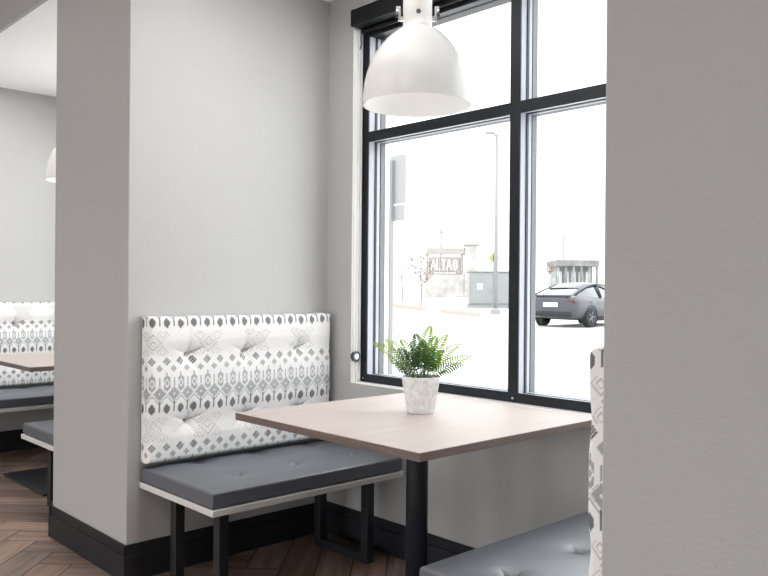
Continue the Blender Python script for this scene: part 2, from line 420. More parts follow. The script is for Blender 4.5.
def weave(u, z):
    """colour of the woven pattern at u (m along the panel) and z (m up, room height)"""
    p, per = .0625, .3515
    white = np.array([.82, .812, .80]); pale = np.array([.60, .585, .56]); mid = np.array([.345, .35, .36]); dark = np.array([.115, .115, .12]); grey = np.array([.36, .36, .365])
    C = np.broadcast_to(white, u.shape+(3,)).copy()
    w = (z - 1.048 + per*.5) % per - per*.5            # 0 on the arrow rows
    d = 1.048 - z
    w = -(np.mod(d + .5*per, per) - .5*per)             # + above, - below
    down = np.mod(d, per)                               # distance below an arrow row
    a = np.abs((u - .025 + p/2) % p - p/2)              # from a motif centre
    b = np.abs((u - .025) % p - p/2)                    # from half way between motifs
    def put(mask, col): C[mask] = col
    # large pale lattice
    band = (down > .035) & (down < .135)
    g = 4*p
    lu = (u - .03 + g/2) % g - g/2
    dv = down - .086
    lat = np.abs(np.mod(lu + dv, .024) - .012); lat2 = np.abs(np.mod(lu - dv, .024) - .012)
    put((np.minimum(lat, lat2) < .0016) & band, np.array([.755, .745, .73]))
    for cx, cz, rad, col in ((-.040, .036, .030, .50), (-.040, -.036, .030, .50), (.040, .036, .030, .56), (.040, -.036, .030, .56), (.0, .0, .042, .44)):
        mm = np.abs(lu-cx) + np.abs(dv-cz)
        put((mm < rad) & band, white)
        put((mm < rad) & (np.mod(mm, .0135) > .0090) & band, np.array([col, col*.97, col*.93]))
    # checked diamonds
    dd = a + np.abs(down - .157); k = dd < .0185
    put(k, dark)
    e1 = np.mod((u-.025+p/2) % p - p/2 + (down-.157) + .0185, .0123); e2 = np.mod((u-.025+p/2) % p - p/2 - (down-.157) + .0185, .0123)
    put(k & ((e1 < .0030)), white); put(k & (e2 < .0026), grey)
    # small grey stars
    sa, sb = b, np.abs(down - .187)
    put((sa + sb < .0150) & (np.maximum(sa, sb) > -1), grey); put((np.abs(sa-sb) < .0018) & (sa+sb < .016) & (sa > .006), pale)
    # ovals with bars
    ds = np.abs(down - .247)
    ov = np.maximum(a/.0135, (a*.9+ds)/.034)
    put(ov < 1, mid); put((a*1.6+ds < .020) & (ov < 1), white); put((a*1.6+ds < .0115), mid)
    put((a < .0025) & (ds < .045) & (ds > .030) & (down < .247), mid)
    put((b < .0028) & (down > .222) & (down < .268), mid)
    # chevrons and filled diamonds between ovals and arrows
    df = np.abs(down - .290)
    rhomb = b/.0312 + df/.034
    put(rhomb < 1.0, mid); put((rhomb > .86) & (rhomb < .95), white); put((b + df) < .0048, white)
    ch = (down - .290) - .034*(1 - b/.0312)
    put((ch > .006) & (ch < .012) & (down < .350), mid)
    bar = (b < .0030) & (((down > .318) & (down < per+1)) | (down < .014)) & (np.abs(w) < .032)
    put(bar, dark*1.25)
    # arrow diamonds
    ar = a/.0165 + np.abs(w)/.0195
    put((a/.0195 + np.abs(w)/.0225 < 1) & (a < .0135), dark*1.35)
    
    return C

PAN_W, PAN_H, PAN_Z = 0.948, 0.598, 0.476
def make_panel(label, loc, rz, lift=0.0):
    t = thing('back_panel', label, 'upholstered panel', loc, rz, 'patterned back panels')
    step = .0030; th = .075
    u = np.arange(-.058, PAN_W+.0581, step); v = np.arange(-.058, PAN_H+.0581, step)
    px, dx = edge_map(u, PAN_W, .020, th); pz, dz = edge_map(v, PAN_H, .020, th)
    X, Z = np.meshgrid(px, pz); DX, DZ = np.meshgrid(dx, dz); U, V = np.meshgrid(u, v)
    D = np.minimum(np.sqrt(DX**2+DZ**2), th)
    face = np.exp(-(D/.012)**2)
    out = np.zeros_like(X)
    tx = [.180, .461, .752]; tz = [.437, .157]
    out += .012*np.minimum(1, np.minimum(X, PAN_W-X).clip(0)/.10)*np.minimum(1, np.minimum(Z, PAN_H-Z).clip(0)/.10)
    for k, x in enumerate(tx):
        for j, z in enumerate(tz):
            ddx, ddz = X-x, Z-z; r = np.sqrt(ddx**2+ddz**2)
            out -= face*(.034*np.exp(-(r/.015)**1.1) + .012*np.exp(-(r/.075)**1.6))
            out -= face*.034*tuft_fold(ddx, ddz, .42+.06*k, .042, .0038)
            for an in (1.57, 2.8, 3.7, 5.2): out -= face*.006*tuft_fold(ddx, ddz, an, .06, .006)
            out -= face*.0035*np.exp(-(ddx/.02)**2)*np.exp(-(np.abs(ddz)/.14)**2)
    for z in tz: out -= np.exp(-(D/.05)**2)*.007*np.exp(-((Z-z)/.05)**2)
    # soft waviness of the top edge
    wav = .0015*np.sin(U*37)+.001*np.sin(U*71+1)
    P = np.stack([X, -np.maximum(th + out*(1-D/th) - D, .0005), Z + PAN_Z + wav*(V > PAN_H-.05)], -1)
    C = weave(U + .014, V + PAN_Z - lift)
    grid_object('upholstery', P, M['fabric'], t, C)
    obj('backing_board', box(NB(), .002, PAN_W-.002, -.014, -.0005, PAN_Z+.002, PAN_Z+PAN_H-.002), M['board'], t)
    return t

ytop = YB
bench = make_bench('grey tufted bench on black legs against the left wall stub under the near patterned panel', (1.505, YB-.004, 0), 0)
panel = make_panel('grey and white patterned tufted panel on the wall above the whole near left bench', (1.506, YB-.001, 0), 0)
# opposite seat of the near booth, turned round, and the far booth
dup(bench, (1.530+SEAT_W, R1+.035, 0), PI, 'grey tufted bench at the bottom right in front of the right wall stub')
dup(panel, (1.506+PAN_W, R1+.001, 0), PI, 'patterned panel seen edge on beside the right wall stub')
dup(bench, (1.515+SEAT_W, YF+.045, 0), PI, 'grey bench whose corner shows past the left edge of the left wall stub')
dup(bench, (1.505, 6.04-.020, 0), 0, 'grey bench along the far wall behind the far table')
make_panel('patterned panel on the far wall behind the far table', (1.506, 6.04-.001, 0), 0, .038)

# ------------------------------------------------------------------ tables
def make_table(label, loc):
    t = thing('table', label, 'table', loc, 0, 'booth tables')
    s = .460
    obj('tabletop', box(NB(), -s, s, -s, s, .7485, .750, .0006, 1), M['tabletop'], t)
    obj('edge_band', box(NB(), -s, s, -s, s, .7245, .7484, .001, 1), M['edge'], t)
    bm = NB(); lathe(bm, [(.039, .028), (.039, .700), (.0395, .7125)], 40); o = obj('pedestal', bm, M['navy'], t, False)
    for p in o.data.polygons: p.use_smooth = len(p.vertices) == 4
    obj('mounting_plate', box(NB(), -.14, .14, -.14, .14, .7126, .7244, .002, 1), M['navy'], t)
    obj('base_plate', box(NB(), -.34, .34, -.34, .34, 0, .014, .004, 2), M['navy'], t)
    bm = NB(); lathe(bm, [(.058, .014), (.058, .022), (.040, .028)], 40); obj('collar', bm, M['navy'], t, True)
    return t
TC = (2.016, 1.977, 0)
table = make_table('square wood topped table between the near benches holding the fern pot', TC)
dup(table, (TC[0], TC[1]+PITCH_Y, 0), 0, 'square wood topped table in the far booth at the left edge')

# ------------------------------------------------------------------ potted fern
def make_fern(label, loc):
    t = thing('potted_fern', label, 'plant', loc, 0, 'potted ferns')
    rnd = random.Random(11)
    rim, h = .0695, .132
    prof = [(.047, 0), (.0495, .004)] + [(.0495+(.0675-.0495)*k/10, .004+.116*k/10) for k in range(1, 11)] + [(rim, .122), (rim+.0008, .128), (rim-.001, h), (rim-.006, h), (rim-.008, .110), (rim-.010, .100)]
    jit = [rnd.uniform(.4, 1) for _ in range(200)]
    def rib(i, z):
        if z < .006 or z > .119: return 1.0
        return 1.0 + .028*jit[(i//4) % 200]*(1 if i % 4 < 2 else -1)
    bm = NB(); lathe(bm, prof, 160, rib=rib); obj('pot', bm, M['concrete'], t)
    bm = NB(); lathe(bm, [(.001, .112), (.03, .115), (rim-.0085, .108)], 32, cap=False); obj('soil', bm, M['soil'], t, True)
    R = Vector((.73, -.683, 0)); F = Vector((.683, .73, 0))
    tips = [(-.175, .00, .118), (-.130, .05, .130), (-.105, -.06, .070), (-.075, .03, .130), (-.04, -.03, .125), (.036, .02, .180), (.010, -.05, .135),
            (.098, .02, .150), (.142, -.02, .118), (.183, .02, .072), (.150, -.06, .048), (.06, -.07, .09), (-.06, -.08, .055), (.03, .08, .10), (.085, .07, .085), (-.11, .06, .05), (.02, -.085, .06), (.055, -.02, .145), (-.02, .04, .15), (-.03, -.06, .095), (.045, -.05, .11), (.0, .02, .12), (-.06, .0, .09), (.07, .03, .075), (-.085, -.03, .10), (-.05, -.09, .028), (.055, -.09, .032), (.0, -.10, .042), (-.09, -.05, .025)]
    for k, (r, f, up) in enumerate(tips):
        base = Vector((0, 0, .112)) + R*(r*.12+rnd.uniform(-.008, .008)) + F*(f*.12+rnd.uniform(-.008, .008))
        tip = Vector((0, 0, h+up)) + R*r + F*f
        mid = base*.55 + tip*.45; mid.z = h + max(up, .04)*.74
        N = 24; pts = []
        for i in range(N+1):
            s = i/N; pts.append(base*(1-s)**2 + mid*2*s*(1-s) + tip*s*s)
        bm = NB(); tube(bm, pts, [.0012*(1-i/N*.7) for i in range(N+1)], 5)
        ln = sum((pts[i+1]-pts[i]).length for i in range(N))
        ml = min(.033, .019+ln*.09); roll = rnd.uniform(-.5, .5)
        M2 = max(10, int(ln/.0122))
        for j in range(M2):
            s = .24 + .76*(j+.5)/M2
            fi = s*N; i = min(int(fi), N-1); p = pts[i].lerp(pts[i+1], fi-i)
            tg = (pts[min(i+1, N)] - pts[max(i-1, 0)]).normalized()
            side = tg.cross((Vector((0, 0, .75)) - F*.8 + R*roll).normalized())
            if side.length < .15: side = R.copy()
            side.normalize(); nrm = side.cross(tg).normalized()
            L = ml*min(1, ((1-s)/.55)**.75+.10, (s-.12)/.22)
            for sg in (-1, 1):
                dr = (side*sg*.9 + tg*.38 + nrm*rnd.uniform(-.05, .22)).normalized()
                wv = tg*.0033 + nrm*.0004
                a = p + dr*L*.08; q1 = p + dr*L*.45; q2 = p + dr*L*.8; e = p + dr*L - nrm*L*.16
                vs = [bm.verts.new(x) for x in (a-wv*.6, a+wv*.6, q1+wv+nrm*.0005, q2+wv*.75, e, q2-wv*.75, q1-wv+nrm*.0005)]
                c1 = bm.verts.new(q1 - nrm*.0006); 
                bm.faces.new((vs[0], vs[1], vs[2], c1)); bm.faces.new((vs[0], c1, vs[6])); bm.faces.new((c1, vs[2], vs[3])); bm.faces.new((c1, vs[5], vs[6])); bm.faces.new((c1, vs[3], vs[4], vs[5]))
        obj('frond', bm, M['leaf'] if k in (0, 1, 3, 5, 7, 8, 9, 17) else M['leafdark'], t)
    return t
fern = make_fern('small green fern in a ribbed white pot on the near table', (2.068, 2.013, .750))
dup(fern, (2.078, 2.035+PITCH_Y, .750), 1.2, 'small fern peeking past the left wall stub on the far table')

# ------------------------------------------------------------------ pendant lamps
def make_pendant(label, loc):
    t = thing('pendant_lamp', label, 'lamp', loc, 0, 'pendant lamps')
    o = [(.1915, 0), (.1915, .018), (.190, .045), (.186, .080), (.179, .110), (.167, .145), (.151, .177), (.135, .200), (.113, .227), (.092, .247), (.072, .262), (.057, .271), (.053, .274)]
    inn = [(r-.0045, z if i else .0) for i, (r, z) in enumerate(o)][::-1]
    bm = NB(); lathe(bm, o + inn, 80, cap=False)
    # close the lip
    obj('shade', bm, M['shade'], t, True)
    z = .269
    bm = NB(); lathe(bm, [(.0515, z-.004), (.0515, z+.170), (.048, z+.185), (.020, z+.200)], 48); n = obj('neck', bm, M['lampwhite'], t)
    for p in n.data.polygons: p.use_smooth = len(p.vertices) == 4
    for ang in (226, 316+0, 46, 136):
        a = math.radians(ang); d = Vector((math.cos(a), math.sin(a), 0)); s = Vector((-d.y, d.x, 0))
        if ang == 226:
            bm = NB(); cyl(bm, d*.050+Vector((.003, 0, z+.048)), d*.0545+Vector((.003, 0, z+.048)), .0085, 20); obj('screw', bm, M['black'], t)
            continue
        bm = NB()
        for (r0, r1, z0, z1, hw) in ((.051, .066, .030, .044, .007), (.060, .068, .030, .075, .007), (.060, .076, .068, .080, .009)):
            vs = []
            for r in (r0, r1):
                for k in (-hw, hw):
                    for zz in (z0, z1): vs.append(bm.verts.new(d*r + s*k + Vector((0, 0, z+zz))))
            for q in ((0,1,3,2),(4,6,7,5),(0,4,5,1),(2,3,7,6),(0,2,6,4),(1,5,7,3)): bm.faces.new([vs[i] for i in q])
        c = obj('clip', bm, M['steel'], t)
        bm = NB(); cyl(bm, d*.066+Vector((0, 0, z+.052)), d*.078+Vector((0, 0, z+.052)), .009, 16); obj('thumbscrew', bm, M['black'], c)
    bm = NB(); cyl(bm, (0, 0, z+.195), (0, 0, HB-loc[2]-.02), .008, 12); obj('stem', bm, M['lampwhite'], t, False)
    bm = NB(); lathe(bm, [(.065, HB-loc[2]-.024), (.065, HB-loc[2]-.004), (.060, HB-loc[2]-.0005)], 40); obj('ceiling_rose', bm, M['lampwhite'], t)
    bm = NB(); lathe(bm, [(.001, .115), (.018, .120), (.030, .140), (.030, .165), (.018, .200), (.014, .215), (.014, .268)], 24, cap=False); obj('bulb', bm, M['bulb'], t, True)
    return t
LC = (2.005, 1.983, 1.846)
lamp = make_pendant('white dome pendant lamp hanging over the near table in front of the window', LC)
dup(lamp, (2.022-.02, 1.974+PITCH_Y+.02, 1.852), 0, 'white dome pendant lamp of the far booth half hidden by the left wall stub')

# ------------------------------------------------------------------ outdoors (street axes: r to the right, d away from the building corner)
Rv = Vector((0.7305, -0.6829, 0)); Fv = Vector((0.6829, 0.7305, 0)); ANG = math.atan2(Rv.y, Rv.x)
def gz(d): return 0.0 if d < 32 else min(.6, .6*(d-32)/23)
def S(r, d, z=None):
    p = Rv*r + Fv*d; p.z = gz(d) if z is None else z
    return p
E_ = M
M['asphalt'] = mat('pale_asphalt', (0.568, 0.568, 0.554), 0.9, spec=0.1, var=(.3, .05))  # even pale asphalt tone with slight noise variation
M['redcurb'] = mat('red_painted_curb', (0.62, 0.18, 0.16), 0.8, spec=0.1, var=(2, .1))
M['kerb'] = mat('pale_concrete_curb', (0.312, 0.305, 0.298), 0.9, spec=0.1, var=(2, .05))
M['stone'] = mat('pale_stone_blocks', (0.205, 0.196, 0.186), 0.9, spec=0.1, var=(2.5, .22))
M['cap'] = mat('pale_stone_cap', (0.17, 0.16, 0.148), 0.9, spec=0.1, var=(3, .05))
M['slat'] = mat('brown_sign_boards', (0.145, 0.128, 0.124), 0.8, spec=0.1, var=(4, .2))
M['letter'] = mat('white_sign_letters', (0.426, 0.412, 0.398), 0.7, var=(4, .02))
M['cabinet'] = mat('grey_green_cabinet', (0.126, 0.131, 0.129), 0.7, spec=0.2, var=(1.5, .04))
M['notice'] = mat('white_notice', (0.426, 0.426, 0.426), 0.7, var=(5, .02))
M['galv'] = mat('galvanised_steel', (0.135, 0.136, 0.139), 0.7, spec=0.2, var=(4, .04))
M['plate'] = mat('sign_back_aluminium', (0.146, 0.146, 0.148), 0.7, spec=0.2, var=(6, .02))
M['yellow'] = mat('yellow_sign_face', (0.17, 0.159, 0.0781), 0.6, spec=0.2, var=(4, .03))
M['bark'] = mat('pinkish_bark', (0.10, 0.082, 0.08), 0.9, spec=0.1, var=(6, .2))
M['redleaf'] = mat('reddish_leaf', (0.15, 0.095, 0.086), 0.8, spec=0.1, var=(6, .2))
M['roofdark'] = mat('grey_roof_fascia', (0.106, 0.104, 0.102), 0.8, spec=0.1, var=(1.2, .25))
M['bwall'] = mat('grey_building_wall', (0.142, 0.142, 0.142), 0.8, spec=0.1, var=(1.5, .3))
M['carpaint'] = mat('black_car_paint', (0.034, 0.035, 0.039), 0.35, spec=0.12, var=(2, .1))
M['carglass'] = mat('dark_car_glass', (0.015, 0.018, 0.02), 0.1, spec=0.5, var=(2, .1))
M['tyre'] = mat('black_tyre', (0.012, 0.012, 0.013), 0.85, spec=0.2, var=(8, .1))
M['rim'] = mat('grey_alloy_rim', (0.06, 0.06, 0.065), 0.4, metal=0.3, var=(8, .1))
M['tail'] = mat('red_tail_lamp', (0.05, 0.016, 0.017), 0.5, spec=.2, var=(8, .1))

def street():
    bm = NB(); rs = [-90, -40, -15, 0, 15, 40, 90]; ds = [-60, 0.5, 12, 26, 32, 38, 44, 50, 55, 75, 140]
    g = [[bm.verts.new(S(r, d, gz(d)-.02)) for r in rs] for d in ds]
    for a, b in zip(g, g[1:]):
        for i in range(len(rs)-1): bm.faces.new((a[i], a[i+1], b[i+1], b[i]))
    # nothing indoors: keep it outside the window wall
    bmesh.ops.bisect_plane(bm, geom=bm.verts[:]+bm.edges[:]+bm.faces[:], plane_co=(2.72, 0, 0), plane_no=(-1, 0, 0), clear_outer=True)
    return bm
struct(obj('ground', street(), M['asphalt']), 'bright pale street and parking lot outside the window')
def curb(name, a, b, m, label):
    pa, pb = S(*a), S(*b); v = (pb-pa).normalized(); n = Vector((-v.y, v.x, 0))
    bm = NB(); vs = []
    for p in (pa, pb):
        for k in (-.09, .09):
            for z in (-.15, .16): vs.append(bm.verts.new(p + n*k + Vector((0, 0, z))))
    for q in ((0,1,3,2),(4,6,7,5),(0,4,5,1),(2,3,7,6),(0,2,6,4),(1,5,7,3)): bm.faces.new([vs[i] for i in q])
    tag(obj(name, bm, m), label, 'curb', 'street curbs')
curb('curb', (.42, 41.0), (2.00, 37.6), M['redcurb'], 'red painted curb length left of the street tree below the sign')
curb('curb', (2.02, 37.55), (2.66, 36.25), M['kerb'], 'plain pale curb gap between the two red curb lengths')
curb('curb', (2.68, 36.2), (4.00, 33.4), M['redcurb'], 'red painted curb length in front of the green cabinet')

# monument sign
def at_street(name, label, cat, r, d, turn=0, group=None):
    return thing(name, label, cat, S(r, d), ANG+turn, group)
sg = at_street('monument_sign', 'pale stone monument sign with brown boards and white letters across the street', 'sign', 4.33, 55, -.06)
obj('stone_wall', box(NB(), -1.45, 1.2, -.25, .25, -.1, 1.55, .02, 1), M['stone'], sg)
obj('pillar', box(NB(), 1.2, 2.05, -.32, .32, -.1, 3.55, .02, 1), M['stone'], sg)
obj('stone_cap', box(NB(), 1.1, 2.25, -.40, .40, 3.55, 3.68, .02, 1), M['cap'], sg)
obj('top_beam', box(NB(), -1.45, 1.2, -.25, .25, 2.95, 3.38, .02, 1), M['cap'], sg)
for x in (-1.35, 1.05): obj('post', box(NB(), x-.09, x+.09, -.15, .15, 1.55, 2.95), M['cap'], sg)
sb = NB()
for i in range(12): box(sb, -1.24+i*.183, -1.24+i*.183+.178, -.10, -.02, 1.50, 2.76)
sbo = obj('board_panel', sb, M['slat'], sg)
def letter_mesh(strokes, ox, oz, s, sz, y, t=.045):
    bm = NB()
    for (x0, z0, x1, z1) in strokes:
        a, b = Vector((ox+x0*s, 0, oz+z0*sz)), Vector((ox+x1*s, 0, oz+z1*sz)); v = (b-a).normalized(); n = Vector((-v.z, 0, v.x))*t
        f = []
        for yy in (y, y-.04):
            f.append([bm.verts.new(p + k*n + Vector((0, yy, 0))) for p, k in ((a, -1), (b, -1), (b, 1), (a, 1))])
        for i in range(4): bm.faces.new((f[0][i], f[0][(i+1) % 4], f[1][(i+1) % 4], f[1][i]))
        bm.faces.new(f[0]); bm.faces.new(f[1])
    return bm
GL = {'A': ([(0, 0, .3, 1), (.6, 0, .3, 1), (.12, .35, .48, .35)], .60), 'L': ([(.05, 0, .05, 1), (.0, .05, .45, .05)], .46), 'T': ([(.0, .95, .6, .95), (.3, 0, .3, .95)], .60)}
x = -1.10
for ch in 'ALTA':
    st, wd = GL[ch]
    obj('letter', letter_mesh(st, x, 1.86, .56, .76, -.10), M['letter'], sg); x += wd*.56+.05
bm = NB()
n = 28
ri = [[bm.verts.new((x+.20+rx*math.cos(2*PI*i/n), y, 2.21+rz*math.sin(2*PI*i/n))) for i in range(n)] for rx, rz, y in ((.17, .39, -.10), (.17, .39, -.14))]
for i in range(n): bm.faces.new((ri[0][i], ri[0][(i+1) % n], ri[1][(i+1) % n], ri[1][i]))
bm.faces.new(ri[1]); bm.faces.new(ri[0])
em = obj('emblem', bm, M['letter'], sg)
bm = NB(); tube(bm, [(x+.20, -.145, 1.90), (x+.20, -.145, 2.52)], .025, 6)
for zz in (2.02, 2.19, 2.36):
    tube(bm, [(x+.20, -.145, zz), (x+.10, -.145, zz+.10)], .018, 6); tube(bm, [(x+.20, -.145, zz), (x+.30, -.145, zz+.10)], .018, 6)
obj('leaf_mark', bm, M['slat'], em)
bm = NB()
for i in range(9): box(bm, -.90+i*.17, -.90+i*.17+.12, -.13, -.10, 1.62, 1.70)
obj('text_line', bm, M['letter'], sg)

# utility cabinet
cb = at_street('utility_cabinet', 'pale grey green utility cabinet beside the lamp post across the street', 'cabinet', 5.62, 41.5, -.05)
obj('body', box(NB(), -1.22, 1.22, -.8, .8, .12, 1.80, .03, 2), M['cabinet'], cb)
obj('plinth', box(NB(), -1.27, 1.27, -.85, .85, -.15, .12), M['cabinet'], cb)
obj('lid', box(NB(), -1.26, 1.26, -.84, .84, 1.80, 1.86, .01, 1), M['cabinet'], cb)
for x0 in (-1.15, .02):
    d_ = obj('door', box(NB(), x0, x0+1.13, -.825, -.801, .2, 1.72, .008, 1), M['cabinet'], cb)
    obj('handle', box(NB(), (x0+1.0 if x0 < 0 else x0+.08), (x0+1.05 if x0 < 0 else x0+.13), -.86, -.825, .8, 1.0), M['galv'], d_)
obj('notice', box(NB(), -.82, -.54, -.832, -.826, .90, 1.22), M['notice'], cb)

# street lamp
lp = at_street('street_lamp', 'tall thin grey street lamp standing in front of the cabinet', 'street lamp', 4.98, 35.5)
bm = NB(); tube(bm, [(0, 0, .25), (0, 0, 8.0)], [.10, .06], 14); obj('pole', bm, M['galv'], lp, True)
bm = NB(); lathe(bm, [(.22, -.1), (.22, .18), (.11, .26)], 18); obj('footing', bm, M['galv'], lp)
bm = NB(); tube(bm, [(0, 0, 7.85), (-.10, 0, 8.02), (-.30, 0, 8.08)], .04, 8); ar = obj('arm', bm, M['galv'], lp)
bm = NB(); box(bm, -.52, -.14, -.13, .13, 8.02, 8.12, .03, 2); obj('lamp_head', bm, M['galv'], lp)
# yellow warning sign behind the lamp
ys = at_street('warning_sign', 'small yellow diamond sign on a post behind the street lamp', 'sign', 6.25, 45.5)
bm = NB(); tube(bm, [(0, 0, -.1), (0, 0, 2.95)], .03, 8); obj('post', bm, M['galv'], ys)
bm = NB(); a = .34
f0 = [bm.verts.new((a*math.cos(k*PI/2), -.04, 2.62+a*math.sin(k*PI/2))) for k in range(4)]; f1 = [bm.verts.new((v.co.x, -.06, v.co.z)) for v in f0]
bm.faces.new(f0); bm.faces.new(f1)
for k in range(4): bm.faces.new((f0[k], f0[(k+1) % 4], f1[(k+1) % 4], f1[k]))
obj('sign_plate', bm, M['yellow'], ys)
bm = NB(); tube(bm, [(0, -.07, 2.45), (0, -.07, 2.78)], .03, 6); obj('symbol', bm, M['tyre'], ys)

# perforated post with two plates near the window
ps = at_street('parking_sign_post', 'pale perforated metal post with two plates close to the left of the window', 'sign', .085, 10.0, -.95)
bm = NB()
for i in range(110):
    z0 = i*.0254
    for xx in (-.022, .010): box(bm, xx, xx+.012, -.022, -.019, z0, z0+.0254)
    box(bm, -.010, .010, -.022, -.019, z0+.010, z0+.0254)
box(bm, -.022, -.019, -.019, .022, 0, 2.80); box(bm, .019, .022, -.019, .022, 0, 2.80); box(bm, -.019, .019, .019, .022, 0, 2.80)
obj('post', bm, M['plate'], ps)
def rounded_plate(w, z0, z1, r, y):
    bm = NB(); pts = []
    for cx, cz, a0 in ((w-r, z1-r, 0), (-w+r, z1-r, 90), (-w+r, z0+r, 180), (w-r, z0+r, 270)):
        for k in range(7):
            a = math.radians(a0+15*k); pts.append((cx+r*math.cos(a), cz+r*math.sin(a)))
    f0 = [bm.verts.new((px_+.09, y, pz_)) for px_, pz_ in pts]; f1 = [bm.verts.new((px_+.09, y+.006, pz_)) for px_, pz_ in pts]
    bm.faces.new(f0); bm.faces.new(f1)
    for k in range(len(pts)): bm.faces.new((f0[k], f0[(k+1) % len(pts)], f1[(k+1) % len(pts)], f1[k]))
    return bm
obj('sign_plate', rounded_plate(.17, 2.25, 2.86, .05, .024), M['plate'], ps)
obj('sign_plate', rounded_plate(.15, 2.04, 2.235, .03, .024), M['plate'], ps)

# trees
def tree(name, label, r, d, h, spread, seed, leafy, nb=16):
    t = at_street(name, label, 'tree', r, d, 0, 'street trees')
    rnd = random.Random(seed); bm = NB(); lb = NB()
    tube(bm, [(0, 0, -.1), (.02, 0, h*.25), (-.02, .02, h*.5), (0, 0, h*.95)], [.045*h/3, .04*h/3, .03*h/3, .006], 7)
    for i in range(nb):
        z = h*rnd.uniform(.35, .85); a = rnd.uniform(0, 2*PI); L = spread*rnd.uniform(.5, 1)
        p0 = Vector((0, 0, z)); p1 = p0 + Vector((math.cos(a)*L*.5, math.sin(a)*L*.5, L*.35)); p2 = p0 + Vector((math.cos(a)*L, math.sin(a)*L, L*.75))
        p2.z = min(p2.z, h)
        tube(bm, [p0, p1, p2], [.016*h/3, .012*h/3, .005], 5)
        for j in range(4):
            q0 = p0.lerp(p2, rnd.uniform(.3, .95)); q1 = q0 + Vector((rnd.uniform(-.3, .3), rnd.uniform(-.3, .3), rnd.uniform(.05, .35)))*spread
            tube(bm, [q0, q1], [.007, .003], 4)
            for k in range(leafy):
                c = q0.lerp(q1, rnd.uniform(.2, 1.1)) + Vector((rnd.uniform(-1, 1), rnd.uniform(-1, 1), rnd.uniform(-1, 1)))*.06*spread
                s = rnd.uniform(.025, .05); u = Vector((rnd.uniform(-1, 1), rnd.uniform(-1, 1), rnd.uniform(-1, 1))).normalized(); v = u.orthogonal().normalized()
                lb.faces.new([lb.verts.new(c + u*s*x_ + v*s*y_) for x_, y_ in ((-1, 0), (0, -.6), (1, 0), (0, .6))])
    obj('trunk_and_branches', bm, M['bark'], t); obj('foliage', lb, M['redleaf'], t)
tree('street_tree', 'thin reddish street tree just left of the monument sign', 1.95, 42, 2.95, .85, 3, 8, 18)
tree('street_tree', 'faint bare young tree far left near the post', 1.02, 45, 2.6, .55, 8, 1, 10)
tree('street_tree', 'reddish tree just right of the window mullion behind the car', 16.6, 80, 3.6, 1.05, 5, 8, 22)

# thin distant poles
def pole(label, r, d, h, arm):
    t = at_street('utility_pole', label, 'pole', r, d, 0, 'distant poles')
    bm = NB(); tube(bm, [(0, 0, -.1), (0, 0, h)], [.12, .08], 8); obj('shaft', bm, M['galv'], t)
    bm = NB(); box(bm, -arm, arm, -.06, .06, h-.35, h-.22); obj('crossarm', bm, M['galv'], t)
pole('thin grey pole rising behind the monument sign', 5.05, 71, 5.9, .35)
pole('thin pale pole above the low building behind the car', 21.35, 95, 7.0, .5)

# low building behind the car
bd = at_street('low_building', 'low grey building with flat roof behind the parked car', 'building', 21.9, 90, 0)
obj('roof', box(NB(), -2.9, 1.8, -2.4, 3, 3.15, 3.85, .05, 1), M['roofdark'], bd)
obj('wall', box(NB(), -2.6, 1.5, -.5, 2.6, -.1, 3.15), M['bwall'], bd)
for k in range(6):
    xx = -2.7+k*.86
    obj('column', box(NB(), xx-.12, xx+.12, -2.2, -1.95, -.1, 3.15), M['roofdark'] if k % 2 else M['bwall'], bd)
for k in range(5):
    xx = -2.45+k*.8; obj('window', box(NB(), xx, xx+.5, -.56, -.5, 1.2, 2.6), M['notice'], bd)

